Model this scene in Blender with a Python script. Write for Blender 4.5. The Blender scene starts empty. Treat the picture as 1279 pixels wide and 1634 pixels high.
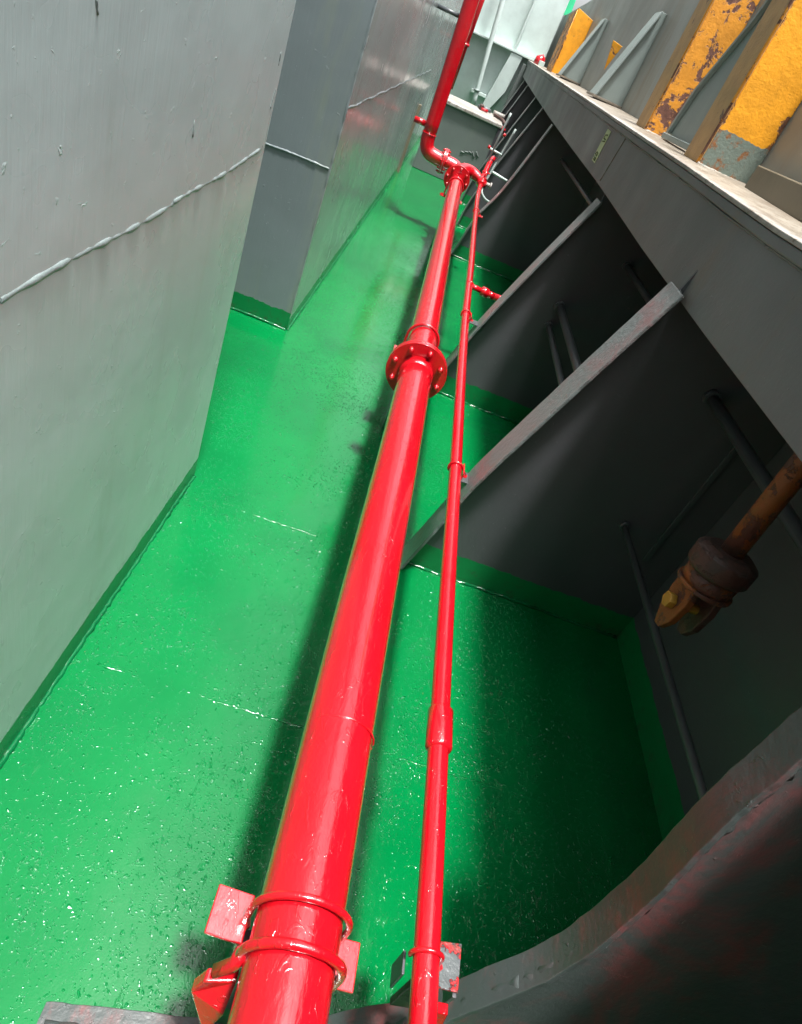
import bpy, math, random
from mathutils import Vector, Matrix
random.seed(7)
sc = bpy.context.scene
col = sc.collection

# ------------------------------------------------------------ camera
cam = bpy.data.objects.new('camera', bpy.data.cameras.new('camera'))
col.objects.link(cam)
R = Matrix(((0.930829, -0.342257, -0.127385), (0.103515, 0.581891, -0.806652), (0.350209, 0.737670, 0.577072)))
R = R.to_quaternion().normalized().to_matrix()
cam.matrix_world = Matrix.Translation((0, 0, 1.6)) @ R.to_4x4()
cam.data.sensor_fit = 'HORIZONTAL'
cam.data.sensor_width = 36.0
cam.data.lens = 28.98
cam.data.clip_start = 0.02
cam.data.clip_end = 4000
sc.camera = cam

# ------------------------------------------------------------ world, sun, exposure
SUN_DIR = Vector((0.04, -0.16, 0.98)).normalized()      # towards the sun: almost overhead, a little over the hull side
elev = math.asin(SUN_DIR.z)
rot = math.atan2(SUN_DIR.x, SUN_DIR.y)
w = bpy.data.worlds.new('World'); sc.world = w; w.use_nodes = True
nt = w.node_tree; nt.nodes.clear()
wo = nt.nodes.new('ShaderNodeOutputWorld'); bg = nt.nodes.new('ShaderNodeBackground')
sky = nt.nodes.new('ShaderNodeTexSky'); sky.sky_type = 'NISHITA'; sky.sun_disc = False
sky.sun_elevation = elev; sky.sun_rotation = rot
sky.air_density = 1.0; sky.dust_density = 6.0; sky.ozone_density = 1.0
hs = nt.nodes.new('ShaderNodeHueSaturation'); hs.inputs['Saturation'].default_value = 0.25; hs.inputs['Value'].default_value = 1.0
nt.links.new(sky.outputs[0], hs.inputs['Color']); nt.links.new(hs.outputs[0], bg.inputs[0])
bg.inputs[1].default_value = 0.13
nt.links.new(bg.outputs[0], wo.inputs[0])
sl = bpy.data.lights.new('sun', 'SUN'); sl.energy = 2.7; sl.angle = math.radians(5); sl.color = (1.0, 0.98, 0.955)
so = bpy.data.objects.new('sun', sl); col.objects.link(so)
so.rotation_euler = SUN_DIR.to_track_quat('Z', 'Y').to_euler(); so.location = (0, 0, 20)
sc.view_settings.view_transform = 'Standard'; sc.view_settings.look = 'None'
sc.view_settings.exposure = 1.75; sc.view_settings.gamma = 1.0

# ------------------------------------------------------------ materials
def newmat(name):
    m = bpy.data.materials.new(name); m.use_nodes = True
    t = m.node_tree; t.nodes.clear()
    out = t.nodes.new('ShaderNodeOutputMaterial'); b = t.nodes.new('ShaderNodeBsdfPrincipled')
    t.links.new(b.outputs[0], out.inputs[0])
    return m, t, b

class NG:
    """small node helper"""
    def __init__(s, t): s.t = t; s.pos = t.nodes.new('ShaderNodeNewGeometry').outputs['Position']
    def n(s, typ, **k):
        o = s.t.nodes.new(typ)
        for a, v in k.items(): setattr(o, a, v)
        return o
    def L(s, a, b): s.t.links.new(a, b)
    def map(s, scale, off=(0, 0, 0), src=None):
        m = s.n('ShaderNodeMapping'); m.inputs['Scale'].default_value = scale; m.inputs['Location'].default_value = off
        s.L(src or s.pos, m.inputs[0]); return m.outputs[0]
    def noise(s, scale, detail=3, rough=.55, dist=0, vec=None):
        o = s.n('ShaderNodeTexNoise'); o.inputs['Scale'].default_value = scale; o.inputs['Detail'].default_value = detail
        o.inputs['Roughness'].default_value = rough; o.inputs['Distortion'].default_value = dist
        s.L(vec or s.pos, o.inputs['Vector']); return o.outputs['Fac']
    def voro(s, scale, vec=None, feature='F1'):
        o = s.n('ShaderNodeTexVoronoi'); o.feature = feature; o.inputs['Scale'].default_value = scale
        s.L(vec or s.pos, o.inputs['Vector']); return o.outputs['Distance']
    def ramp(s, fac, a, b, va=0.0, vb=1.0):
        o = s.n('ShaderNodeMapRange'); o.interpolation_type = 'SMOOTHSTEP'
        o.inputs[1].default_value = a; o.inputs[2].default_value = b; o.inputs[3].default_value = va; o.inputs[4].default_value = vb
        s.L(fac, o.inputs[0]); return o.outputs[0]
    def math(s, op, a, b):
        o = s.n('ShaderNodeMath', operation=op)
        for i, v in enumerate((a, b)):
            if isinstance(v, (int, float)): o.inputs[i].default_value = v
            else: s.L(v, o.inputs[i])
        return o.outputs[0]
    def mix(s, fac, a, b):
        o = s.n('ShaderNodeMix', data_type='RGBA')
        if isinstance(fac, (int, float)): o.inputs[0].default_value = fac
        else: s.L(fac, o.inputs[0])
        for i, v in ((6, a), (7, b)):
            if isinstance(v, tuple): o.inputs[i].default_value = (*v, 1)
            else: s.L(v, o.inputs[i])
        return o.outputs[2]
    def bump(s, h, dist, strength=1.0, prev=None):
        o = s.n('ShaderNodeBump'); o.inputs['Distance'].default_value = dist; o.inputs['Strength'].default_value = strength
        s.L(h, o.inputs['Height'])
        if prev is not None: s.L(prev, o.inputs['Normal'])
        return o.outputs[0]
    def xyz(s, i):
        o = s.n('ShaderNodeSeparateXYZ'); s.L(s.pos, o.inputs[0]); return o.outputs[i]

GREEN = (0.0002, 0.130, 0.030)
def mat_deck():
    m, t, b = newmat('green_deck_paint'); g = NG(t)
    big = g.noise(1.3, 4, .6)
    c = g.mix(g.ramp(big, .35, .7), GREEN, (0.0004, 0.10, 0.025))
    # worn grime and pinholes of bare paint
    gr = g.ramp(g.noise(9, 6, .7), .66, .78)
    c = g.mix(g.math('MULTIPLY', gr, .35), c, (0.025, 0.08, 0.035))
    sp = g.ramp(g.noise(75, 3, .6), .735, .76)
    c = g.mix(sp, c, (0.16, 0.05, 0.03))
    t.links.new(c, b.inputs['Base Color'])
    wv = g.n('ShaderNodeTexNoise'); wv.inputs['Scale'].default_value = 28; wv.inputs['Detail'].default_value = 2
    g.L(g.pos, wv.inputs['Vector'])
    mv = g.n('ShaderNodeVectorMath', operation='MULTIPLY_ADD'); mv.inputs[1].default_value = (.035, .035, 0)
    g.L(wv.outputs['Color'], mv.inputs[0]); g.L(g.pos, mv.inputs[2])
    dens = g.ramp(g.noise(2.1, 4, .6), .35, .68)
    def drops(scale, keep, rad):
        vo = g.n('ShaderNodeTexVoronoi'); vo.inputs['Scale'].default_value = scale; g.L(mv.outputs[0], vo.inputs['Vector'])
        sx = g.n('ShaderNodeSeparateColor'); g.L(vo.outputs['Color'], sx.inputs[0])
        on = g.math('GREATER_THAN', g.math('ADD', sx.outputs[0], g.math('MULTIPLY', dens, .42)), keep)
        return g.math('MULTIPLY', on, g.ramp(vo.outputs['Distance'], 0, rad, 1, 0))
    n2 = g.noise(210, 3, .6, .3)
    h = g.math('ADD', drops(100, 1.0, .42), g.math('MULTIPLY', drops(200, .84, .45), .45))
    ridge = g.ramp(g.noise(1, 5, .72, 1.2, g.map((46, 24, 40))), .58, .68)
    h = g.math('ADD', h, g.math('MULTIPLY', g.math('MULTIPLY', ridge, dens), .7))
    h = g.math('ADD', h, g.math('MULTIPLY', g.math('MULTIPLY', n2, g.math('ADD', dens, .6)), .14))
    nrm = g.bump(h, 0.0019, 1.0)
    nrm = g.bump(g.noise(6, 3, .5), 0.003, .6, nrm)
    t.links.new(nrm, b.inputs['Normal'])
    ro = g.ramp(g.noise(4, 4, .6), .3, .7, .06, .13)
    t.links.new(ro, b.inputs['Roughness'])
    b.inputs['Specular IOR Level'].default_value = .42
    b.inputs['Coat Weight'].default_value = .1; b.inputs['Coat Roughness'].default_value = .05
    return m

def mat_grey(name, base, band=None, rough=(.28, .42), streak=True, stains=.5, bumpd=.0008, red=0.0, tint=(.2, .235, .17)):
    """thick brushed ship paint; band = height of the green skirting paint above the deck"""
    m, t, b = newmat(name); g = NG(t)
    big = g.noise(1.1, 4, .6)
    lo = tuple(v * .82 for v in base)
    c = g.mix(g.ramp(big, .3, .7), base, lo)
    st = g.noise(1.0, 5, .65, 0, g.map((5, 5, .8)))
    c = g.mix(g.math('MULTIPLY', g.ramp(st, .52, .75), stains), c, tint)
    if red:
        rr = g.ramp(g.noise(4.5, 7, .78, .5), .46, .68)
        c = g.mix(g.math('MULTIPLY', rr, red), c, (0.30, 0.03, 0.035))
    if band:
        z = g.xyz(2)
        wob = g.noise(16, 4, .7)
        lim = g.math('ADD', g.math('MULTIPLY', wob, .035), band - .0175)
        f = g.math('LESS_THAN', z, lim)
        c = g.mix(f, c, (0.001, 0.17, 0.045))
        gl = g.math('MULTIPLY', g.ramp(z, .0, .16, 1, 0), g.ramp(g.noise(24, 6, .75), .52, .64))
        c = g.mix(g.math('MULTIPLY', gl, .55), c, (0.05, 0.05, 0.03))
    chips = g.ramp(g.noise(38, 4, .7), .74, .78)
    c = g.mix(g.math('MULTIPLY', chips, .5), c, (0.06, 0.055, 0.05))
    t.links.new(c, b.inputs['Base Color'])
    h = g.noise(1.0, 4, .65, 0, g.map((90, 90, 7) if streak else (60, 60, 60)))
    nrm = g.bump(h, bumpd, 1.0)
    nrm = g.bump(g.noise(3.2, 3, .5), .006, .6, nrm)
    pits = g.ramp(g.noise(42, 4, .7, .5), .64, .74)
    nrm = g.bump(pits, .0012, .9, nrm)
    t.links.new(nrm, b.inputs['Normal'])
    t.links.new(g.ramp(g.noise(2.2, 4, .6), .3, .7, *rough), b.inputs['Roughness'])
    return m

def mat_red():
    m, t, b = newmat('red_gloss_paint'); g = NG(t)
    c = g.mix(g.ramp(g.noise(7, 4, .6), .35, .7), (0.44, 0.004, 0.010), (0.37, 0.003, 0.008))
    ch = g.ramp(g.noise(60, 4, .7), .72, .76)
    c = g.mix(g.math('MULTIPLY', ch, .7), c, (0.25, 0.01, 0.012))
    t.links.new(c, b.inputs['Base Color'])
    nrm = g.bump(g.noise(1, 4, .6, .8, g.map((70, 22, 70))), .0022, .8)
    runs = g.ramp(g.noise(1, 3, .6, 1.2, g.map((38, 16, 38), (3, 1, 7))), .60, .66)
    nrm = g.bump(runs, .0010, .8, nrm)
    t.links.new(nrm, b.inputs['Normal'])
    b.inputs['Roughness'].default_value = .12
    b.inputs['Coat Weight'].default_value = .8
    b.inputs['Coat Roughness'].default_value = .08
    return m

def mat_rust(name, paint, rust, thr, scale=7, low=None, rough=.55, edges=None):
    """peeling paint over rust; low = (z, colour): other paint under that height"""
    m, t, b = newmat(name); g = NG(t)
    pc = g.mix(g.ramp(g.noise(11, 4, .6), .35, .7), paint, tuple(v * .8 for v in paint))
    n = g.noise(scale, 9, .72, .3)
    rc = g.mix(g.ramp(g.noise(30, 5, .7), .35, .7), rust, (0.07, 0.03, 0.022))
    if edges:
        dx = g.math('ABSOLUTE', g.math('SUBTRACT', g.xyz(0), edges[0]), 0)
        n = g.math('ADD', n, g.ramp(dx, edges[1] * .55, edges[1], 0, .17))
    f = g.ramp(n, thr, thr + .035)
    c = g.mix(f, pc, rc)
    if low:
        z = g.xyz(2); lim = g.math('ADD', g.math('MULTIPLY', g.noise(9, 4, .7), .06), low[0] - .03)
        c = g.mix(g.math('LESS_THAN', z, lim), c, g.mix(g.ramp(g.noise(14, 6, .7), .5, .6), low[1], rust))
    t.links.new(c, b.inputs['Base Color'])
    h = g.math('ADD', g.math('MULTIPLY', f, -.8), g.noise(55, 4, .7))
    t.links.new(g.bump(h, .002, 1.0), b.inputs['Normal'])
    b.inputs['Roughness'].default_value = rough
    return m

def mat_worn():
    m, t, b = newmat('worn_pale_paint'); g = NG(t)
    c = g.mix(g.ramp(g.noise(3, 6, .7), .35, .65), (0.40, 0.38, 0.355), (0.22, 0.20, 0.175))
    edge = g.ramp(g.math('ADD', g.xyz(0), g.math('MULTIPLY', g.noise(12, 5, .7), .05)), .80, .84)
    inr = g.mix(g.ramp(g.noise(5, 7, .75), .4, .62), (0.15, 0.125, 0.095), (0.235, 0.21, 0.17))
    c = g.mix(edge, c, inr)
    c = g.mix(g.ramp(g.noise(26, 6, .75), .52, .64), c, (0.12, 0.09, 0.065))
    c = g.mix(g.ramp(g.noise(8, 6, .7), .64, .72), c, (0.10, 0.13, 0.12))
    t.links.new(c, b.inputs['Base Color'])
    t.links.new(g.bump(g.noise(50, 5, .7), .002, 1.0), b.inputs['Normal'])
    b.inputs['Roughness'].default_value = .5
    return m

def mat_plain(name, c1, rough=.4, var=.8, metal=0, bumpd=.001):
    m, t, b = newmat(name); g = NG(t)
    t.links.new(g.mix(g.ramp(g.noise(5, 5, .6), .35, .7), c1, tuple(v * var for v in c1)), b.inputs['Base Color'])
    t.links.new(g.bump(g.noise(45, 4, .6), bumpd, .8), b.inputs['Normal'])
    b.inputs['Roughness'].default_value = rough; b.inputs['Metallic'].default_value = metal
    return m

M = dict(
    deck=mat_deck(),
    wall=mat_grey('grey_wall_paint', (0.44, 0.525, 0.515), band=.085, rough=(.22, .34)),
    wall_lit=mat_grey('grey_lit_wall_paint', (0.31, 0.36, 0.35), band=.075, rough=(.16, .28)),  # same wall grey, lightened to carry the light on the passage side
    wall_shaded=mat_grey('grey_shaded_wall_paint', (0.17, 0.205, 0.215), band=.105, rough=(.3, .42)),  # same wall grey, darkened to carry the shade on the end face
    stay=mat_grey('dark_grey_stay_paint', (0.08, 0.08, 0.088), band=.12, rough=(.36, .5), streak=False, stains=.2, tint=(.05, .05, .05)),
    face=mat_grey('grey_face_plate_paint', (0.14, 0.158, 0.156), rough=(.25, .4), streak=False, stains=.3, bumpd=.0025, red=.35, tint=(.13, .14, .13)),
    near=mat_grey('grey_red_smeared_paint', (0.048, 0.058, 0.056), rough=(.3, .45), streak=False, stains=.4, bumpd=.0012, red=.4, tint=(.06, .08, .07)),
    beam=mat_grey('beam_grey_paint', (0.165, 0.167, 0.17), rough=(.35, .5), streak=False, stains=.8, tint=(.17, .14, .115)),
    hull=mat_grey('hull_grey_paint', (0.31, 0.32, 0.295), rough=(.4, .55), stains=.6, tint=(.25, .2, .13)),
    gusset=mat_grey('gusset_grey_paint', (0.25, 0.30, 0.285), rough=(.4, .5), stains=.4, tint=(.17, .2, .17)),
    lock=mat_grey('locker_grey_paint', (0.14, 0.16, 0.153), rough=(.4, .5), stains=.3),
    red=mat_red(),
    worn=mat_worn(),
    sup=mat_plain('pale_superstructure_paint', (0.56, 0.65, 0.62), .4, .88),
    bead=mat_plain('grey_weld_paint', (0.20, 0.245, 0.238), .3, .7, bumpd=.003),
    bead_green=mat_plain('green_weld_paint', (0.002, 0.10, 0.03), .1, .8, bumpd=.003),
    rod=mat_plain('dark_pipe_paint', (0.075, 0.085, 0.09), .35),
    orange=mat_rust('orange_peeling_paint', (0.92, 0.38, 0.015), (0.20, 0.075, 0.035), .60, 8),
    orange_low=mat_rust('orange_paint_on_bare_foot', (0.92, 0.39, 0.015), (0.24, 0.10, 0.035), .66, 9, low=(1.68, (0.16, 0.20, 0.17)), edges=(1.01, .115)),
    orange_rusty=mat_rust('orange_heavily_rusted_paint', (0.80, 0.33, 0.03), (0.19, 0.085, 0.06), .50, 10),
    tan=mat_rust('faded_tan_orange_paint', (0.50, 0.29, 0.11), (0.24, 0.13, 0.06), .60, 9),
    rust=mat_rust('rust_orange_steel', (0.20, 0.06, 0.01), (0.08, 0.03, 0.018), .50, 16),
    rustdark=mat_rust('dark_rusted_steel', (0.06, 0.025, 0.018), (0.03, 0.018, 0.015), .5, 16),
    yellow=mat_rust('yellow_bolt_paint', (0.36, 0.19, 0.02), (0.2, 0.09, 0.03), .66, 20),
    halfred=mat_rust('grey_plate_with_red_smears', (0.075, 0.085, 0.086), (0.50, 0.006, 0.012), .50, 22, rough=.35),
    brown=mat_plain('brown_stained_steel', (0.17, 0.145, 0.10), .5),
    green=mat_plain('bright_green_paint', (0.05, 0.62, 0.28), .4),
    tape=mat_plain('yellow_green_tape', (0.50, 0.56, 0.28), .4, .85),
    ink=mat_plain('dark_marker_ink', (0.12, 0.16, 0.06), .6),
    sea=mat_plain('sea_water', (0.02, 0.05, 0.06), .1, bumpd=.05),
)

# ------------------------------------------------------------ mesh helpers
WL = {}                                                     # world location of every root / part
class MB:
    def __init__(s): s.v = []; s.f = []; s.sm = []
    def add(s, vs, fs, smooth=False):
        o = len(s.v); s.v += [Vector(p) for p in vs]; s.f += [tuple(i + o for i in f) for f in fs]; s.sm += [smooth] * len(fs); return s
    def box(s, a, b):
        x0, y0, z0 = a; x1, y1, z1 = b
        return s.add([(x0, y0, z0), (x1, y0, z0), (x1, y1, z0), (x0, y1, z0), (x0, y0, z1), (x1, y0, z1), (x1, y1, z1), (x0, y1, z1)],
                     [(3, 2, 1, 0), (4, 5, 6, 7), (0, 1, 5, 4), (1, 2, 6, 5), (2, 3, 7, 6), (3, 0, 4, 7)])
    def prism(s, pts, d):
        """closed polygon extruded by the vector d"""
        n = len(pts); a = [Vector(p) for p in pts]; b = [p + Vector(d) for p in a]
        nrm = Vector((0, 0, 0))
        for i in range(n): nrm += a[i].cross(a[(i + 1) % n])
        fl = nrm.dot(Vector(d)) > 0
        fs = [tuple(range(n)), tuple(reversed(range(n, 2 * n)))] + [(i, i + n, (i + 1) % n + n, (i + 1) % n) for i in range(n)]
        if fl: fs = [tuple(reversed(f)) for f in fs]
        return s.add(a + b, fs)
    def strip(s, A, B, th):
        """ribbon between two polylines, thickened by the vector th"""
        n = len(A); A = [Vector(p) for p in A]; B = [Vector(p) for p in B]; t = Vector(th)
        vs = A + B + [p + t for p in A] + [p + t for p in B]; fs = []
        for i in range(n - 1):
            fs += [(i, i + 1, n + i + 1, n + i), (2 * n + i, 3 * n + i, 3 * n + i + 1, 2 * n + i + 1),
                   (i, 2 * n + i, 2 * n + i + 1, i + 1), (n + i, n + i + 1, 3 * n + i + 1, 3 * n + i)]
        fs += [(0, n, 3 * n, 2 * n), (n - 1, 3 * n - 1, 4 * n - 1, 2 * n - 1)]
        return s.add(vs, fs)
    def tube(s, P, r, n=20, cap=True, jit=0, rs=None):
        P = [Vector(p) for p in P]; N = len(P)
        T = [((P[min(i + 1, N - 1)] - P[max(i - 1, 0)])).normalized() for i in range(N)]
        u = T[0].orthogonal().normalized(); vs = []; fs = []
        for i in range(N):
            u = (u - T[i] * u.dot(T[i])).normalized(); v = T[i].cross(u)
            rr = rs[i] if rs else r
            for k in range(n):
                a = 2 * math.pi * k / n; q = rr * (1 + random.uniform(-jit, jit))
                vs.append(P[i] + u * math.cos(a) * q + v * math.sin(a) * q)
        for i in range(N - 1):
            for k in range(n): fs.append((i * n + k, i * n + (k + 1) % n, (i + 1) * n + (k + 1) % n, (i + 1) * n + k))
        s.add(vs, fs, True)
        if cap:
            o = len(s.v) - len(vs)
            s.f += [tuple(o + k for k in reversed(range(n))), tuple(o + (N - 1) * n + k for k in range(n))]; s.sm += [False, False]
        return s
    def disc(s, c, ax, r, h, n=32):
        c = Vector(c); a = Vector(ax).normalized(); return s.tube([c, c + a * h], r, n)
    def bead(s, p, q, r, step=.012, wob=.16):
        """hand-laid weld bead: a lumpy tube"""
        p = Vector(p); q = Vector(q); L = (q - p).length; N = max(4, int(L / step)); P = []; rs = []
        ph = random.random() * 9
        for i in range(N + 1):
            t = i / N; d = Vector((random.uniform(-1, 1), random.uniform(-1, 1), random.uniform(-1, 1))) * r * wob
            d.z += math.sin(ph + t * L * 11) * r * .45
            P.append(p.lerp(q, t) + d); rs.append(r * random.uniform(.75, 1.2))
        return s.tube(P, r, 8, rs=rs)
    def build(s, name, mat, parent=None, bevel=0, loc=None):
        pw = WL.get(parent.as_pointer(), Vector((0, 0, 0))) if parent else Vector((0, 0, 0))
        L = Vector(loc) if loc else pw
        me = bpy.data.meshes.new(name); me.from_pydata([v - L for v in s.v], [], s.f); me.update()
        me.polygons.foreach_set('use_smooth', s.sm)
        o = bpy.data.objects.new(name, me); col.objects.link(o); me.materials.append(mat)
        if parent: o.parent = parent
        o.location = L - pw
        WL[o.as_pointer()] = L
        if bevel:
            bv = o.modifiers.new('bevel', 'BEVEL'); bv.width = bevel; bv.segments = 2; bv.limit_method = 'ANGLE'; bv.angle_limit = math.radians(40)
        return o

def thing(name, loc, label, cat, group=None):
    o = bpy.data.objects.new(name, None); col.objects.link(o); o.location = loc; o.empty_display_size = .1
    WL[o.as_pointer()] = Vector(loc); return tag(o, label, cat, group)
def tag(o, label, cat, group=None):
    o['label'] = label; o['category'] = cat
    if group: o['group'] = group
    return o
def struct(o): o['kind'] = 'structure'; return o
def arc(c, u, v, r, a0, a1, n=14):
    c = Vector(c); u = Vector(u); v = Vector(v)
    return [c + (u * math.cos(math.radians(a0 + (a1 - a0) * i / n)) + v * math.sin(math.radians(a0 + (a1 - a0) * i / n))) * r for i in range(n + 1)]

# ------------------------------------------------------------ setting
struct(MB().add([(-900, -900, -9), (900, -900, -9), (900, 900, -9), (-900, 900, -9)], [(0, 1, 2, 3)]).build('sea', M['sea']))
d = MB(); d.box((-4, -9, -.02), (1.5, 16, 0))
struct(d.build('deck', M['deck']))

WY0, WY1, FY0 = -9.0, 2.0, 3.53
# near deckhouse wall
t = thing('deckhouse_wall', (-.47, .5, 0), 'near grey wall with long wavy weld, filling the left side of the photo', 'wall')
MB().box((-4, WY0, -.01), (-.47, WY1, 9)).build('wall_panel', M['wall'], t, bevel=.006)
b = MB(); b.bead((-.4750, -1, 1.125), (-.4750, .78, 1.137), .0075, .016, .05); b.bead((-.4750, .78, 1.137), (-.4750, 1.35, 1.150), .0075, .016, .05); b.bead((-.4750, 1.35, 1.150), (-.4750, 1.985, 1.178), .0075, .016, .05)
b.build('weld_seam', M['bead'], t)
b = MB()
for (y, z, l) in ((1.19, 1.72, .05), (1.12, 1.60, .03), (.98, 1.48, .02), (1.98, 1.33, .05), (1.95, 1.41, .03), (1.4, 1.3, .03)):
    b.bead((-.4715, y, z), (-.4715, y + random.uniform(-.02, .02), z - l), .003, .006)
b.build('weld_spatter', M['bead'], t)
b = MB(); b.bead((-.469, -1, .001), (-.469, 1.99, .001), .008, .011, .3); b.build('base_weld', M['bead_green'], t)
# far deckhouse wall; the end face's shade is put into its darker grey
t = thing('deckhouse_wall', (-.5, 6, 0), 'grey wall beyond the recess, with a shaded end face and reddish reflections', 'wall')
MB().box((-4, FY0, -.01), (-.5, 15, 9)).build('wall_panel', M['wall_shaded'], t, bevel=.006)
MB().box((-.4998, FY0 + .003, -.008), (-.496, 15, 8.9)).build('lit_side_skin', M['wall_lit'], t, bevel=.002)  # added skin: lighter grey paints in the light on the passage side
b = MB(); b.bead((-.5015, 3.54, 1.158), (-.5015, 9.5, 1.165), .0085, .02); b.build('weld_seam', M['wall_shaded'], t)
b = MB(); b.bead((-1.8, FY0 + .001, .84), (-.505, FY0 + .001, .885), .006); b.build('weld_seam', M['wall_shaded'], t)
b = MB(); b.bead((-.502, FY0 + .004, .0), (-.502, FY0 + .004, 3.5), .006, .02); b.build('corner_weld', M['wall_shaded'], t)
b = MB(); b.bead((-1.8, FY0 - .004, .003), (-.5, FY0 - .004, .003), .009); b.bead((-.494, FY0, .003), (-.494, 11, .003), .010, .02); b.build('base_weld', M['bead_green'], t)
t = MB().box((-2.2, WY1, -.01), (-2.0, FY0, 9)).build('recess_wall', M['wall_shaded'], bevel=.003, loc=(-2.1, 2.8, 0))
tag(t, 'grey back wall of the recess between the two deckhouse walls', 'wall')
o = MB().box((-.468, -3.2, -.01), (1.338, -3.1, 5)).build('sky_blocker', M['wall_shaded'], bevel=.003, loc=(.3, -3.1, 0))  # added out of view to block sky light and darken the bays
tag(o, 'added unseen grey blocker behind the camera, keeping sky light out of the passage', 'light blocker')
# deck weld seams
g_ = 'weld beads across the green deck'
for (y, x0, x1, lab) in ((1.085, -.40, .95, 'long green weld bead across the deck, nearest the camera'), (1.89, -.29, .05, 'short green weld bead left of the big pipe, by the near wall end')):
    b = MB(); b.bead((x0, y, -.0028), (x1, y + .006, -.0028), .0042, .010, .45); tag(b.build('weld_bead', M['deck'], loc=(x0, y, 0)), lab, 'weld', g_)

# ------------------------------------------------------------ hull side: lower plate, sloping flange, upper plate
t = thing('hull_wall', (1.36, 3, 0), 'tall grey hull wall behind the orange posts and the dark stays', 'wall')
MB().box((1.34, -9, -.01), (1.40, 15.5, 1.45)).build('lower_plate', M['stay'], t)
YS = [-9, 0, 1.65, 2.5, 3.7, 5, 7, 9.5, 12, 13.2]
def zi(y): return 1.533 + (max(y, 0) - 1.65) * (.0155 if y < 3.7 else .0138) if y > 1.65 else 1.531
def zo(y): return 1.553 + (y - 2.3) * .0172 if y < 5 else 1.600 + (y - 5) * .0125
def zl(y):
    pts = [(-9, 1.256), (2.1, 1.256), (3.56, 1.29), (6.16, 1.318), (7.7, 1.345), (9.0, 1.37), (12, 1.432), (13.2, 1.46)]
    for (a, za), (c, zc) in zip(pts, pts[1:]):
        if y <= c: return za + (zc - za) * (y - a) / (c - a)
    return pts[-1][1]
XW = 1.13
top = [(-9, 2.25), (3, 2.3), (6, 2.42), (11.2, 2.56), (15.3, 2.47), (15.5, 2.40)]
MB().strip([(XW, y, z) for y, z in top], [(XW, y, zo(y) - .01) for y, z in top], (.02, 0, 0)).build('upper_plate', M['hull'], t, bevel=.002)
MB().strip([(XW + .021, y, zo(y) - .02) for y in YS + [15.5]], [(1.42, y, zo(y) - .02) for y in YS + [15.5]], (0, 0, .02)).build('shelf_plate', M['hull'], t)
MB().strip([(1.342, y, 1.44) for y in YS + [15.5]], [(1.342, y, zo(y) - .022) for y in YS + [15.5]], (.05, 0, 0)).build('shelf_riser', M['hull'], t)
# girder
t = thing('girder', (.77, 3, 1.3), 'long grey girder with a worn pale top edge running along the right side', 'girder')
MB().strip([(.77, y, zi(y) - .012) for y in YS], [(.77, y, zl(y)) for y in YS], (.014, 0, 0)).build('face_plate', M['beam'], t, bevel=.002)
MB().strip([(.752, y, zi(y)) for y in YS], [(XW - .002, y, zo(y)) for y in YS], (0, 0, -.012)).build('top_flange', M['worn'], t, bevel=.002)
MB().strip([(.758, y, zi(y) - .0135) for y in YS], [(.758, y, zi(y) - .04) for y in YS], (.0115, 0, 0)).build('edge_bar', M['beam'], t, bevel=.004)
b = MB()
for i in range(len(YS) - 1): b.bead((.768, YS[i], zi(YS[i]) - .044), (.768, YS[i + 1], zi(YS[i + 1]) - .044), .0035, .02)
b.build('weld_seam', M['beam'], t)
b = MB(); b.bead((.770, 3.58, zi(3.6) - .05), (.770, 3.66, zl(3.6) + .02), .0035, .015); b.build('butt_weld', M['brown'], t)
# close the far end of the girder
MB().box((.79, 13.15, 0), (1.33, 13.2, 1.62)).build('end_plate', M['beam'], t)
# tape strip with faded marks on the girder
t = thing('tape_strip', (.768, 4.1, 1.4), 'narrow yellow-green tape strip with faded marks on the girder face', 'tape')
A = Vector((.7685, 4.18, 1.515)); B = Vector((.7685, 4.09, 1.345)); wv = Vector((0, .09, -.002))
A = Vector((.7685, 3.97, 1.505)); B = Vector((.7685, 3.99, 1.345)); wv = Vector((0, .115, .002))
MB().prism([A, A + wv, B + wv, B], (-.0015, 0, 0)).build('strip', M['tape'], t)
def tp(u, v): return A + wv * u + (B - A) * v + Vector((-.0016, 0, 0))
for pts, wd in (([(.25, .14), (.75, .17), (.75, .28), (.25, .28)], .0035), ([(.2, .33), (.8, .37)], .0035), ([(.3, .72), (.7, .70), (.8, .78), (.3, .80), (.3, .73)], .0035),
                ([(.2, .88), (.8, .86)], .005), ([(.2, .94), (.8, .93)], .004)):
    MB().tube([tp(*p) for p in pts], wd, 6).build('faded_mark', M['ink'], t)

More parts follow.
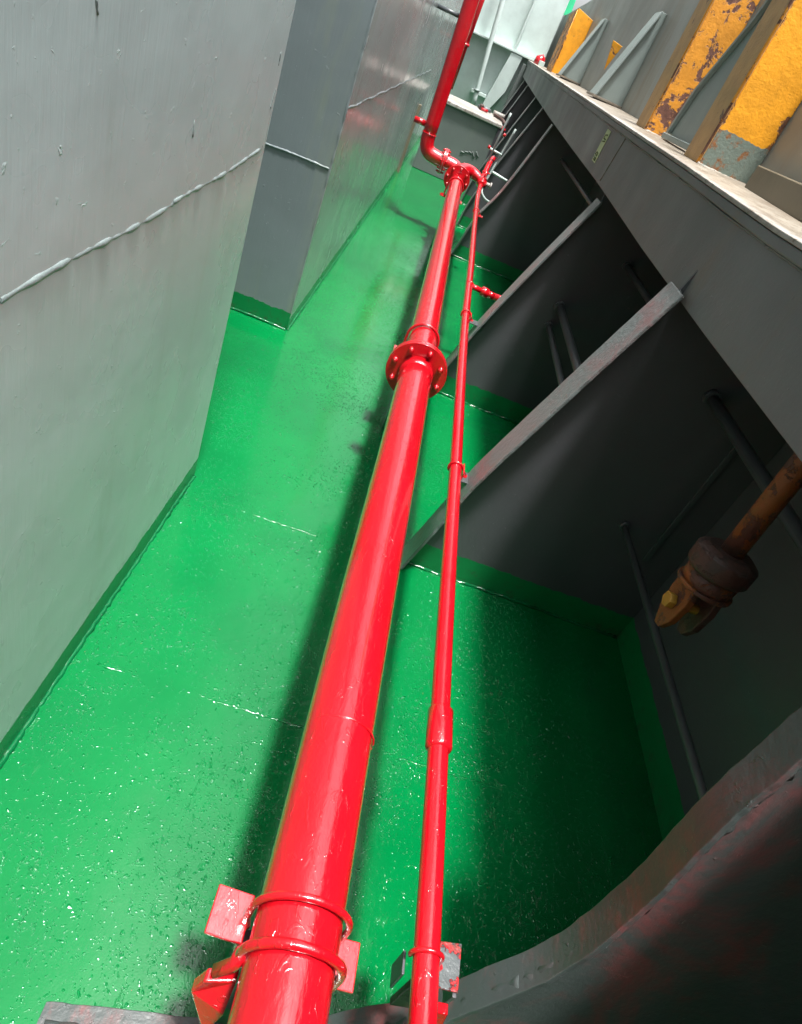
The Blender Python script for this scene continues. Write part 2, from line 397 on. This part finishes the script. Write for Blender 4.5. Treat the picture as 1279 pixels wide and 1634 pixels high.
# ------------------------------------------------------------ stays between deck and girder
gs = 'triangular stays carrying the girder'
def smooth_profile(P, n=4):
    P = [Vector(p) for p in P]; out = []
    for i in range(len(P) - 1):
        p0 = P[max(i - 1, 0)]; p1 = P[i]; p2 = P[i + 1]; p3 = P[min(i + 2, len(P) - 1)]
        for k in range(n):
            u = k / n
            out.append(.5 * ((2 * p1) + (p2 - p0) * u + (2 * p0 - 5 * p1 + 4 * p2 - p3) * u * u + (3 * p1 - p0 - 3 * p2 + p3) * u ** 3))
    out.append(P[-1]); return out
def stay(P, wd, label, face='face', web='stay', tab=True, weblow=None):
    """P: the far edge of the inclined face plate"""
    P = smooth_profile(P, 8)
    base = P[0]
    t = thing('stay', (base.x, base.y, 0), label, 'stay', gs)
    nrm = Vector((.012, 0, 0))
    far = P; near = [p + Vector((0, -wd, 0)) for p in P]
    # small hand-cut irregularity on the plate edges
    far = [p + Vector((0, random.uniform(-.0012, .0012), 0)) for p in far]
    near = [p + Vector((0, random.uniform(-.0012, .0012), 0)) for p in near]
    MB().strip(far, near, (.011, 0, -.003)).build('face_plate', M[face], t, bevel=.0025)
    wb = MB()
    A = [p + Vector((.012, -wd / 2 - .005, -.002)) for p in P]
    if A[0].z > 0: A.insert(0, Vector((A[0].x, A[0].y, 0)))
    tz = max(1.45, A[-1].z)
    A.append(Vector((max(A[-1].x, .79), A[-1].y, tz)))
    Bp = [Vector((1.338, a.y, a.z)) for a in A]
    wb.strip(A, Bp, (0, .01, 0)); wb.build('web_plate', M[web], t)
    yb = A[0].y
    b = MB(); b.bead((base.x + .02, yb - .004, .003), (1.33, yb - .004, .003), .0075, .012, .3); b.build('base_weld', M['bead_green'], t)
    b = MB()
    for i in range(0, len(P) - 1, 4):
        j = min(i + 4, len(P) - 1)
        q = Vector((.015, -wd / 2 - .009, 0)); b.bead(P[i] + q, P[j] + q, .012 if face == 'near' else .004, .012)
    b.build('edge_weld', M[face], t)
    return t
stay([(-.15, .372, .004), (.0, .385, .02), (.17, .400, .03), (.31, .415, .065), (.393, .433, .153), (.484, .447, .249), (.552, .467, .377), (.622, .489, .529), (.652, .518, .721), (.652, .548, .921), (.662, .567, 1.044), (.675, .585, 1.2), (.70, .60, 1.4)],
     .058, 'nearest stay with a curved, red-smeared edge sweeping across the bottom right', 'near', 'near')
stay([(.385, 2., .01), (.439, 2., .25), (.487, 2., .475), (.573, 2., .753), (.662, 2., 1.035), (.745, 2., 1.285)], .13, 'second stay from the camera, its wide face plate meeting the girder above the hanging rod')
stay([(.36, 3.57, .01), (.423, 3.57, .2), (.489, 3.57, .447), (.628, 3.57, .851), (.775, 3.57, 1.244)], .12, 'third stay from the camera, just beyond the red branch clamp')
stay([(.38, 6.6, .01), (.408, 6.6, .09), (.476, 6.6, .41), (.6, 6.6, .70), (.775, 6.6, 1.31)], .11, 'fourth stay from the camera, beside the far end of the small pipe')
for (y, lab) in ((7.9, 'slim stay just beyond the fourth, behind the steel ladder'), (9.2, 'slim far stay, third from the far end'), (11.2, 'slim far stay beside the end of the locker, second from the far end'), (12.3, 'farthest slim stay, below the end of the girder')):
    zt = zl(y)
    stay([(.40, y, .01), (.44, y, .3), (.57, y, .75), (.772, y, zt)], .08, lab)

# ------------------------------------------------------------ big red fire main
RP = .068
t = thing('fire_main', (.2, .5, .5), 'thick glossy red pipe running the length of the passage and rising by the far wall', 'pipe')
run = [(.196, -.6, .495), (.198, .3, .50), (.196, 1.0, .503), (.200, 1.8, .505), (.201, 2.5, .505)]
run2 = [(.201, 2.53, .505), (.200, 3.6, .51), (.197, 5., .525), (.196, 6.95, .56)]
def dense(P, n=8):
    o = smooth_profile(P, n); return o
MB().tube(dense(run), RP, 48).build('pipe_run', M['red'], t)
MB().tube(dense(run2), RP * .97, 40).build('pipe_run', M['red'], t)
def flange(parent, c, ax, r, th, nb, rb, phase=0, both=True, n_disc=2):
    c = Vector(c); ax = Vector(ax).normalized(); u = ax.orthogonal().normalized(); v = ax.cross(u)
    for k in range(n_disc):
        f = MB().disc(c + ax * (k * (th + .003) - th), ax, r, th, 44).build('flange', M['red'], parent, bevel=.002)
    for k in range(nb):
        a = 2 * math.pi * (k + phase) / nb; p = c + (u * math.cos(a) + v * math.sin(a)) * rb
        t0 = th + r * .13; t1 = (n_disc - 1) * (th + .003) + r * .13; rb_ = r * .095
        P = [(-t0 - .009, .5), (-t0, .55), (-t0 + .0005, 1), (-th + .0005, 1), (-th + .001, .5), (t1 - r * .13 - .001, .5), (t1 - r * .13 - .0005, 1), (t1, 1), (t1 + .0005, .55), (t1 + .009, .5)]
        b = MB().tube([p + ax * q for q, _ in P], rb_, 6, rs=[rb_ * k_ for _, k_ in P])
        b.build('bolt', M['red'], parent)
flange(t, (.201, 2.515, .505), (0, 1, 0), .128, .017, 8, .103, .3)
MB().tube([(.201, 2.44, .505), (.201, 2.495, .505)], .074, 40, rs=[.0685, .076]).build('weld_collar', M['red'], t)
b = MB().tube(arc((.199, .75, .502), (1, 0, 0), (0, 0, 1), RP + .0005, 0, 360, 30), .0022, 6); b.build('weld_ring', M['red'], t)
# far end: flange, elbow, flange pair, elbow into the riser
flange(t, (.196, 6.95, .56), (0, 1, 0), .125, .017, 8, .10, .1)
bend = [(.196, 6.97, .56), (.195, 7.03, .575), (.180, 7.09, .60), (.150, 7.13, .62), (.10, 7.14, .63), (.03, 7.14, .63)]
MB().tube(dense(bend, 5), RP, 32).build('elbow', M['red'], t)
hump = [(.19, 7.04, .61), (.24, 7.10, .64), (.31, 7.13, .645), (.38, 7.12, .63), (.43, 7.10, .61)]
MB().tube(dense(hump, 5), .05, 28, rs=[.072 - .0016 * i for i in range(21)]).build('reducer', M['red'], t)
flange(t, (.018, 7.14, .63), (-1, 0, 0), .118, .017, 8, .096, .2)
el = [(0.0, 7.14, .63), (-.06, 7.14, .635), (-.125, 7.14, .645), (-.172, 7.14, .675), (-.195, 7.14, .73), (-.200, 7.14, .80)]
MB().tube(dense(el, 5), RP, 32).build('elbow', M['red'], t)
MB().tube(dense([(-.200, 7.14, .80), (-.215, 7.14, 1.3), (-.24, 7.14, 1.95), (-.26, 7.14, 2.6), (-.28, 7.14, 4.0)], 4), RP * .98, 36).build('riser', M['red'], t)
MB().tube(arc((-.2, 7.14, .80), (1, 0, 0), (0, 1, 0), RP + .001, 0, 360, 28), .004, 8).build('weld_ring', M['red'], t)
b = MB().tube([(-.26, 7.16, .86), (-.38, 7.16, .86)], .028, 12); b.build('wall_clamp', M['red'], t)
b = MB().tube([(-.26, 7.16, 1.72), (-.50, 7.16, 1.72)], .018, 12); b.build('wall_clamp', M['rod'], t)

# ------------------------------------------------------------ small red pipe
RS = .0225
t = thing('service_pipe', (.42, .5, .455), 'slim red pipe running beside the thick one, clamped to the stays', 'pipe')
sp = [(.425, -.6, .47), (.420, .45, .474), (.419, 1.2, .46), (.420, 2.0, .456), (.415, 2.8, .462), (.411, 3.5, .478), (.425, 4.5, .478), (.425, 5.5, .50), (.428, 6.6, .535), (.433, 7.05, .60)]
MB().tube(dense(sp, 8), RS, 28).build('pipe_run', M['red'], t)
MB().tube(dense([(.433, 7.05, .60), (.44, 7.2, .66), (.455, 7.35, .76), (.48, 7.45, .80)], 4), .026, 20).build('upper_bend', M['red'], t)
MB().tube([(.420, .815, .468), (.420, .822, .468), (.420, .915, .466), (.420, .922, .466)], .03, 28, rs=[.0235, .029, .029, .0235]).build('socket', M['red'], t)
b = MB().tube([(.425, 4.08, .478), (.50, 4.08, .476)], .017, 20); b.tube([(.50, 4.08, .476), (.505, 4.08, .476), (.548, 4.08, .474), (.552, 4.08, .474)], .028, 20, rs=[.02, .030, .030, .022])
b.tube([(.552, 4.08, .474), (.585, 4.08, .473)], .024, 6)
br = b.build('union', M['red'], t)
MB().tube([(.585, 4.08, .473), (.70, 4.12, .468), (.95, 4.16, .46), (1.33, 4.2, .45)], .0205, 20).build('branch_pipe', M['red'], t)
MB().tube(arc((.425, 4.08, .478), (1, 0, 0), (0, 0, 1), .0235, 0, 360, 20), .004, 8).build('weld_ring', M['red'], t)
# valve at the far end
t = thing('valve', (.44, 7.1, .6), 'small red valve where the slim pipe meets the thick one at the far end', 'valve')
b = MB().tube([(.435, 7.0, .60), (.437, 7.04, .602), (.44, 7.12, .62)], .05, 24, rs=[.03, .052, .048]); b.build('valve_body', M['red'], t, bevel=.002)
b = MB().tube([(.445, 7.06, .61), (.52, 7.04, .615)], .018, 12); b.tube([(.52, 7.04, .615), (.535, 7.04, .615)], .03, 16); b.build('outlet', M['worn'], t)
b = MB().tube([(.44, 7.06, .64), (.44, 7.05, .70)], .008, 8); b.tube(arc((.44, 7.05, .705), (1, 0, 0), (0, 1, 0), .035, 0, 360, 20), .006, 8); b.build('handwheel', M['red'], t)

# ------------------------------------------------------------ clamps on the big pipe
def ubolt(parent, c, r, rod, drop, tilt=0, name='u_bolt', jit=0):
    """U-bolt over a pipe running in y; tilt shifts the feet in y"""
    c = Vector(c); P = [c + Vector((-r, tilt, -drop)), c + Vector((-r, tilt * .5, -drop * .5))]
    P += [c + Vector((-math.cos(math.radians(a)) * r, 0, math.sin(math.radians(a)) * r)) for a in range(0, 181, 12)]
    P += [c + Vector((r, tilt * .5, -drop * .5)), c + Vector((r, tilt, -drop))]
    return MB().tube(P, rod, 12, jit=jit).build(name, M['red'], parent)
gc = 'clamps holding the thick red pipe'
t = thing('pipe_clamp', (.2, .42, 0), 'red double U-bolt clamp on the thick pipe at the bottom of the photo', 'pipe clamp', gc)
ubolt(t, (.199, .425, .502), .0765, .006, .075, .0)
ubolt(t, (.199, .362, .502), .0765, .0075, .07, .0, jit=.08)
MB().prism([(.066, .395, .440), (.066, .465, .446), (.128, .462, .446), (.128, .392, .440)], (0, 0, -.008)).build('clamp_plate', M['red'], t, bevel=.002)
MB().box((.120, .393, .40), (.128, .462, .437)).build('plate_web', M['red'], t, bevel=.002)
MB().prism([(.270, .370, .432), (.270, .440, .436), (.318, .440, .436), (.318, .370, .432)], (0, 0, -.008)).build('clamp_plate', M['red'], t, bevel=.002)
MB().box((.270, .370, .385), (.278, .440, .423)).build('plate_web', M['red'], t, bevel=.002)
b = MB().prism([(.088, .335, .44), (.075, .33, .40), (.118, .30, .33), (.132, .31, .40), (.135, .345, .44)], (.0, .018, 0)); b.build('torn_lug', M['red'], t, bevel=.003)
b = MB().tube([(.10, .350, .440), (.122, .358, .462), (.126, .362, .50)], .011, 10, jit=.2); b.build('weld_lump', M['red'], t)
MB().box((.122, .385, .385), (.299, .43, .397)).build('cross_bar', M['stay'], t, bevel=.002)
MB().box((.16, .395, 0), (.24, .405, .384)).build('support_leg', M['stay'], t, bevel=.002)
for (x, y, z) in ((.1225, .425, .449), (.1225, .362, .447), (.2755, .425, .439), (.2755, .362, .437)):
    b = MB(); b.tube([(x, y, z - .03), (x, y, z - .016)], .012, 6); b.build('nut', M['red'], t)
t = thing('pipe_clamp', (.2, 2.83, 0), 'thin red U-bolt clamp just beyond the bolted flange of the thick pipe', 'pipe clamp', gc)
ubolt(t, (.199, 2.86, .506), .074, .006, .10, -.0)
MB().box((.09, 2.80, .405), (.145, 2.92, .413)).build('clamp_plate', M['red'], t, bevel=.002)
MB().box((.255, 2.80, .405), (.31, 2.92, .413)).build('clamp_plate', M['red'], t, bevel=.002)
MB().box((.115, 2.85, .393), (.29, 2.89, .404)).build('cross_bar', M['stay'], t)
MB().box((.18, 2.865, 0), (.26, 2.875, .392)).build('support_leg', M['stay'], t, bevel=.002)
t = thing('pipe_clamp', (.2, 6.6, 0), 'small red clamp under the thick pipe just before its far flange', 'pipe clamp', gc)
ubolt(t, (.197, 6.62, .552), .074, .006, .10)
MB().box((.09, 6.56, .44), (.31, 6.68, .448)).build('clamp_plate', M['red'], t, bevel=.002)
MB().box((.18, 6.615, 0), (.26, 6.625, .439)).build('support_leg', M['stay'], t, bevel=.002)

# ------------------------------------------------------------ brackets holding the slim pipe to the stays
M['dark'] = mat_plain('dark_grey_plate_paint', (0.05, 0.055, 0.056), .4)
gb = 'clamps holding the slim red pipe to the stays'
def small_clamp(y, x, z, xs, label, plate, big=False):
    t = thing('pipe_bracket', (x, y, z - .03), label, 'bracket', gb)
    r = RS + .0035
    P = arc((x, y, z), (1, 0, 0), (0, 0, 1), r, 20, 215, 16)
    P = [Vector((x + r + .018, y, z - .012))] + P + [Vector((x + r + .002, y, z - .034))]
    MB().tube(P, .0038, 10).build('u_bolt', M['red'], t)
    # angle iron: upright leg next to the pipe and a plate welded to the stay
    MB().box((x + RS + .004, y - .035, z - .045), (x + RS + .009, y + .035, z + .012)).build('angle_leg', M['red'], t, bevel=.0015)
    MB().prism([(x + RS + .0095, y - .035, z - .02), (xs, y - .03, z - .02), (xs, y + .04, z - .02), (x + RS + .0095, y + .035, z - .02)], (0, .0, -.005)).build('stay_plate', M[plate], t, bevel=.0015)
    MB().tube([(x + r + .018, y, z - .012), (x + r + .018, y, z - .03)], .008, 6).build('nut', M['red'], t)
    return t
t = thing('pipe_bracket', (.43, .42, .4), 'grey and red bracket clamping the slim pipe to the nearest stay', 'bracket', gb)
P = arc((.4205, .432, .472), (1, 0, 0), (0, 0, 1), .0265, 0, 200, 16); P = [Vector((.449, .43, .447)), Vector((.448, .431, .46))] + P
MB().tube(P, .0042, 10).build('u_bolt', M['red'], t)
MB().prism([(.444, .405, .440), (.492, .405, .440), (.497, .478, .440), (.448, .472, .440)], (0, 0, -.006)).build('top_plate', M['halfred'], t, bevel=.0015)
MB().box((.486, .40, .386), (.493, .47, .431)).build('plate_web', M['stay'], t, bevel=.0015)
MB().prism([(.392, .41, .44), (.392, .445, .44), (.396, .445, .37), (.396, .41, .37)], (.005, 0, 0)).build('back_web', M['stay'], t, bevel=.0015)
MB().prism([(.452, .375, .425), (.484, .378, .42), (.492, .368, .36), (.470, .362, .345), (.450, .37, .36)], (0, .016, 0)).build('red_lug', M['red'], t, bevel=.002)
MB().prism([(.41, .398, .436), (.46, .398, .43), (.455, .402, .33), (.415, .402, .32)], (0, .012, 0)).build('web_plate', M['rustdark'], t, bevel=.002)
MB().tube([(.449, .43, .445), (.449, .43, .454)], .009, 6).build('nut', M['red'], t)
small_clamp(1.965, .420, .456, .535, 'small clamp joining the slim pipe to the second stay', 'dark')
small_clamp(3.52, .411, .480, .53, 'small clamp joining the slim pipe to the third stay, past the branch', 'dark')
small_clamp(6.1, .427, .520, .50, 'small far clamp on the slim pipe below the valve', 'red')

# ------------------------------------------------------------ dark rods through the stay bays
gr = 'dark pipes running through the stay bays'
def rodthing(P, r, label, foot=True):
    b = MB().tube(P, r, 14)
    o = thing('conduit', P[0], label, 'pipe', gr)
    b.build('tube', M['rod'], o)
    f = MB().tube([Vector(P[-1]) + Vector((0, -.02, 0)), Vector(P[-1])], r * 1.5, 14, jit=.1); f.build('collar', M['rod'], o)
rodthing([(1.058, -1, .51), (1.058, 1.93, .506)], .0125, 'thin dark pipe low in the nearest bay, ending left of the hanging clevis')
rodthing([(1.035, -1, 1.035), (1.035, 1.93, 1.04)], .019, 'dark pipe high in the nearest bay, passing behind the rusty rod')
rodthing([(1.06, 1.95, 1.03), (1.06, 3.5, 1.03)], .016, 'dark pipe high in the second bay, under the girder')
rodthing([(.845, 1.95, .604), (.845, 3.5, .604)], .016, 'lower of the two close dark pipes in the second bay')
rodthing([(.851, 1.95, .718), (.851, 3.5, .718)], .02, 'upper of the two close dark pipes in the second bay')
rodthing([(.98, 3.6, 1.1), (.98, 6.5, 1.1)], .016, 'dark pipe in the third bay seen past the third stay')
o = MB().box((1.20, 1.917, .40), (1.216, 1.926, .95)).build('stiffener_bar', M['rod'], loc=(1.2, 1.92, .4)); tag(o, 'thin dark upright bar on the second stay web, left of the hanging rod', 'bar')

# ------------------------------------------------------------ hanging rod with clevis
px_, py_ = .872, 1.165
t = thing('hanging_rod', (px_, py_, 1.4), 'rusty orange rod with a collar and clevis hanging in the dark bay at right', 'rod')
MB().tube([(px_, py_, 1.40), (px_, py_, 1.2), (px_, py_, .93)], .025, 24).build('rod', M['rust'], t)
MB().tube([(px_, py_, .945), (px_, py_, .932), (px_, py_, .892), (px_, py_, .884)], .05, 32, rs=[.050, .070, .070, .062]).build('nut_ring', M['rustdark'], t, bevel=.002)
MB().tube([(px_, py_, .883), (px_, py_, .852), (px_, py_, .848)], .05, 32, rs=[.060, .058, .054]).build('collar', M['rust'], t)
MB().tube([(px_, py_, .850), (px_, py_, .840)], .064, 32).build('lip', M['rust'], t, bevel=.002)
def clev(x0, x1): # fork cheek, outline in y-z
    return [(x0, py_ - .040, .839), (x0, py_ - .044, .80), (x0, py_ - .034, .745), (x0, py_ - .012, .712), (x0, py_ + .012, .708), (x0, py_ + .034, .745), (x0, py_ + .044, .80), (x0, py_ + .040, .839)]
MB().prism(clev(px_ - .040, 0), (.018, 0, 0)).build('fork_cheek', M['rust'], t, bevel=.003)
MB().prism(clev(px_ + .020, 0), (.018, 0, 0)).build('fork_cheek', M['rustdark'], t, bevel=.003)
MB().box((px_ - .0215, py_ - .030, .81), (px_ + .0195, py_ + .030, .838)).build('fork_root', M['rustdark'], t)
b = MB().tube([(px_ - .043, py_, .782), (px_ + .045, py_, .782)], .013, 20); b.tube([(px_ - .058, py_, .782), (px_ - .0405, py_, .782)], .019, 6); b.build('pin', M['yellow'], t, bevel=.001)

t.rotation_euler = (math.radians(-6), 0, 0); t.location = (px_, py_ + .03, 1.435)

# ------------------------------------------------------------ orange posts on the girder
gp = 'orange posts standing on the girder'
def post(x0, x1, y0, y1, z1, label, near, side, cut=0):
    t = thing('post', (x0, y0, zi(y0)), label, 'post', gp)
    zb = zi(y0) + .004
    z1b = z1 - cut
    # channel section: inboard face towards the passage, web towards the camera, back flange
    MB().prism([(x0, y0, zb), (x0, y1, zb), (x0, y1, z1b), (x0, y0, z1)], (.012, 0, 0)).build('inboard_flange', M[side], t, bevel=.003)
    MB().prism([(x0 + .0125, y0 + .004, zb), (x1, y0 + .004, zb), (x1, y0 + .004, z1b), (x0 + .0125, y0 + .004, z1)], (0, .012, 0)).build('web', M[near], t, bevel=.003)
    MB().tube([(x0 + .003, y0, zb), (x0 + .003, y0, z1 - .02)], .005, 8, jit=.15).build('corner_weld', M['orange_rusty'], t)
    MB().bead((x0, y0 - .002, zb), (x1, y0 - .002, zb + .004), .007).build('foot_weld', M['worn'], t)
    return t
post(.90, 1.125, 2.86, 3.06, 2.9, 'biggest orange post, nearest the camera, with a bare grey-green foot', 'orange_low', 'tan')
post(.92, 1.125, 3.98, 4.22, 2.9, 'heavily rusted orange post, second from the camera, behind the grey bent bracket', 'orange_rusty', 'tan')
post(.90, 1.125, 10.0, 10.8, 2.34, 'short far orange post with a slanted cut top near the sky', 'orange', 'orange_rusty', .05)

# bent bracket between the two posts
t = thing('bent_bracket', (1.0, 3.5, 1.6), 'grey bracket plate with a bent rim between the two large orange posts', 'bracket')
xq = 1.0
out = [(xq, 3.80, 1.60), (xq, 3.72, 1.79), (xq, 3.45, 2.06), (xq, 3.30, 2.30), (xq, 3.30, 2.8), (xq, 3.12, 2.8), (xq, 3.12, 1.59)]
MB().prism(out, (.01, 0, 0)).build('plate', M['gusset'], t, bevel=.002)
b = MB(); b.strip([Vector(p) + Vector((-.02, 0, 0)) for p in out[:5]], [Vector(p) + Vector((-.02, -.035, .004)) for p in out[:5]], (.019, 0, 0)); b.build('rim', M['gusset'], t, bevel=.002)
MB().box((xq - .04, 3.12, 1.575), (xq - .001, 3.76, 1.60)).build('foot_bar', M['gusset'], t, bevel=.003)

# triangular gussets
gg = 'tapered grey gussets on the girder'
def gusset(y, dx, zt, label):
    z0 = zi(y) + .035
    t = thing('gusset', (XW - dx, y, zi(y)), label, 'gusset', gg)
    MB().prism([(XW - dx, y, z0), (XW - .001, y, z0), (XW - .001, y, zt), (XW - .035, y, zt)], (0, .012, 0)).build('web', M['gusset'], t, bevel=.002)
    MB().strip([(XW - dx - .012, y - .03, z0), (XW - .047, y - .03, zt)], [(XW - dx - .012, y + .30, z0), (XW - .047, y + .20, zt)], (.0115, 0, 0)).build('inclined_flange', M['gusset'], t, bevel=.002)
    MB().box((XW - dx - .03, y - .03, z0 - .016), (XW - .001, y + .32, z0 - .001)).build('foot_plate', M['worn'], t, bevel=.002)
    MB().box((XW - dx + .02, y + .05, zi(y) + .0), (XW - .02, y + .26, z0 - .017)).build('foot_block', M['brown'], t, bevel=.002)
    return t
gusset(5.92, .215, 2.22, 'taller tapered grey gusset standing beside the small orange triangle')
gusset(8.7, .23, 2.26, 'smaller tapered grey gusset nearer the far orange post')
o = MB().prism([(.95, 6.55, 2.0), (1.03, 6.5, 1.985), (.985, 6.55, 1.80)], (0, .012, 0)).build('marker_flag', M['orange'], bevel=.002, loc=(.98, 6.5, 1.8))
tag(o, 'small orange triangle marker pointing down beside the taller gusset', 'marker')
o = MB().box((1.02, 2.05, zi(2.1) + .006), (1.127, 2.62, 1.63)).build('foot_block', M['brown'], bevel=.004, loc=(1.05, 2.3, 1.55))
tag(o, 'stained brown block at the foot of the hull wall, right of the biggest post', 'block')

# red thing on the far end of the girder
t = thing('red_fitting', (.86, 11.8, 1.70), 'small red and white fitting on the far end of the girder', 'fitting')
MB().tube([(.86, 12.0, 1.68), (.86, 12.0, 1.75), (.90, 12.0, 1.80)], .07, 14, rs=[.09, .08, .04]).build('cap', M['red'], t)
MB().box((.84, 11.7, 1.67), (.92, 11.85, 1.74)).build('tag_plate', M['sup'], t, bevel=.004)

# ------------------------------------------------------------ locker at the end of the passage
t = thing('deck_locker', (.1, 10.3, 0), 'grey deck box with a worn pale top at the far end of the passage', 'locker')
MB().prism([(-.36, 10.15, 0), (.56, 10.15, 0), (.56, 11.3, 0), (-.36, 11.3, 0)], (0, 0, .86)).build('box', M['lock'], t, bevel=.008)
MB().prism([(-.38, 10.12, .861), (.60, 10.12, .861), (.60, 11.35, .861), (-.38, 11.35, .861)], (0, 0, .045)).build('top', M['worn'], t, bevel=.01)
b = MB(); 
for i in range(5): b.bead((.2 + .05 * i, 10.147, .42 + .02 * i), (.25 + .05 * i, 10.147, .44 + random.uniform(-.03, .02)), .006, .02)
b.build('paint_scar', M['lock'], t)
t = thing('hose_fitting', (.35, 10.9, .91), 'rusty red and grey pipe stubs lying on top of the deck box', 'fitting')
MB().tube([(.22, 11.1, .935), (.42, 11.05, .94)], .025, 12).build('stub', M['rod'], t)
MB().tube([(.27, 10.9, .93), (.37, 10.9, .93)], .02, 12).build('red_stub', M['red'], t)
MB().box((.24, 10.95, .908), (.30, 11.2, .97)).build('bracket', M['rustdark'], t, bevel=.004)
t = thing('hose_fitting', (.55, 10.5, .91), 'tangled brown fitting with red ends at the right corner of the deck box', 'fitting')
MB().tube([(.47, 10.7, .94), (.60, 10.6, .93), (.66, 10.4, .90)], .022, 12).build('stub', M['rustdark'], t)
MB().tube([(.60, 10.3, .86), (.66, 10.3, .84)], .03, 12).build('red_end', M['red'], t)
MB().tube([(.45, 10.95, .95), (.62, 10.95, .95)], .03, 12).build('pale_stub', M['worn'], t)

# brown channel in the wall corner behind the riser
o = MB().box((-.499, 9.3, 0), (-.462, 9.36, .8)).build('corner_channel', M['brown'], bevel=.004, loc=(-.46, 9.36, 0))
tag(o, 'short dark brown upright against the wall behind the red riser', 'channel')

# ------------------------------------------------------------ steel ladder / handrails beyond the valve
t = thing('ladder', (.55, 7.5, .5), 'narrow worn steel ladder leaning beside the stays at the far end', 'ladder')
railA = [(.46, 7.3, 1.22), (.44, 7.3, .98), (.43, 7.35, .72), (.44, 7.4, .60), (.47, 7.45, .55)]
railB = [(.57, 7.4, 1.11), (.53, 7.4, .86), (.50, 7.35, .68), (.48, 7.3, .52), (.53, 7.2, .47), (.60, 7.15, .46)]
MB().tube(dense(railA, 4), .011, 10).build('rail', M['gusset'], t)
MB().tube(dense(railB, 4), .011, 10).build('rail', M['gusset'], t)
MB().tube([(.40, 7.3, .88), (.53, 7.38, .86)], .011, 10).build('rung', M['sup'], t)
MB().tube([(.51, 7.3, .70), (.68, 7.3, .68)], .012, 10).build('rung', M['sup'], t)
MB().tube([(.40, 7.3, .885), (.375, 7.3, .89)], .016, 10).build('red_end', M['red'], t)
MB().tube([(.50, 7.4, 1.02), (.475, 7.4, 1.03)], .016, 10).build('red_end', M['red'], t)

# ------------------------------------------------------------ pale superstructure behind
Y = 13.3
t = thing('superstructure', (.3, Y, 0), 'pale greenish-white ship superstructure wall with stiffeners beyond the deck box', 'superstructure')
MB().box((-.5, Y, -.01), (1.02, Y + 2, 4.2)).build('wall_panel', M['sup'], t, bevel=.02)
MB().box((-.5, Y - .18, 1.70), (1.0, Y - .001, 1.73)).build('shelf', M['sup'], t, bevel=.004)
MB().prism([(.30, Y - .17, .75), (.44, Y - .17, .80), (.60, Y - .17, 1.15), (.66, Y - .17, 1.69), (.46, Y - .17, 1.69)], (0, .16, 0)).build('bracket', M['sup'], t, bevel=.004)
MB().prism([(.47, Y - .17, 1.735), (.50, Y - .17, 1.735), (.56, Y - .17, 3.5), (.53, Y - .17, 3.5)], (0, .16, 0)).build('stiffener', M['sup'], t, bevel=.004)
MB().box((-.28, Y - .12, .9), (-.26, Y - .001, 5)).build('stiffener', M['sup'], t, bevel=.004)
MB().box((.05, Y - .10, .95), (.33, Y - .001, 1.0)).build('stiffener', M['sup'], t, bevel=.004)
MB().box((.52, Y - .012, 1.74), (1.01, Y - .001, 5)).build('plate_overlay', M['sup'], t, bevel=.004)
MB().prism([(.62, Y - .3, 0), (1.33, Y - .3, 0), (1.33, Y - .3, 1.55), (.70, Y - .3, 1.62)], (0, .1, 0)).build('lower_plate', M['lock'], t, bevel=.004)
t = thing('vent_pipe', (.18, Y - .3, .8), 'pale pipe climbing the superstructure wall, bent at its top', 'pipe')
MB().tube(dense([(.17, Y - .3, .78), (.10, Y - .3, 1.45), (.05, Y - .3, 2.0), (.0, Y - .3, 2.6), (-.05, Y - .3, 4)], 4), .04, 20).build('tube', M['sup'], t)
MB().tube([(.14, Y - .3, 1.0), (.138, Y - .3, 1.03)], .055, 20).build('clamp', M['gusset'], t)
t = thing('riser_pipe', (-.27, 12.6, .9), 'slim red pipe rising behind the thick riser against the pale wall', 'pipe')
MB().tube([(-.285, 12.6, .9), (-.28, 12.6, 2.1), (-.28, 12.6, 4)], .055, 20).build('tube', M['red'], t)
MB().tube([(-.282, 12.6, 1.5), (-.282, 12.6, 1.54)], .072, 20).build('clamp', M['red'], t)
# green frame high behind the hull wall
t = thing('green_frame', (1.0, 14.6, 2.3), 'bright green steel frame corner sticking up behind the hull wall', 'frame')
MB().prism([(.98, 14.2, 2.75), (1.03, 14.2, 2.43), (1.09, 14.2, 2.47), (1.20, 14.2, 2.53), (1.17, 14.2, 2.95), (.98, 14.2, 2.95)], (0, .1, 0)).build('plate', M['green'], t, bevel=.004)
MB().box((1.0, 14.12, 2.4), (1.03, 14.19, 2.9)).build('edge', M['lock'], t)
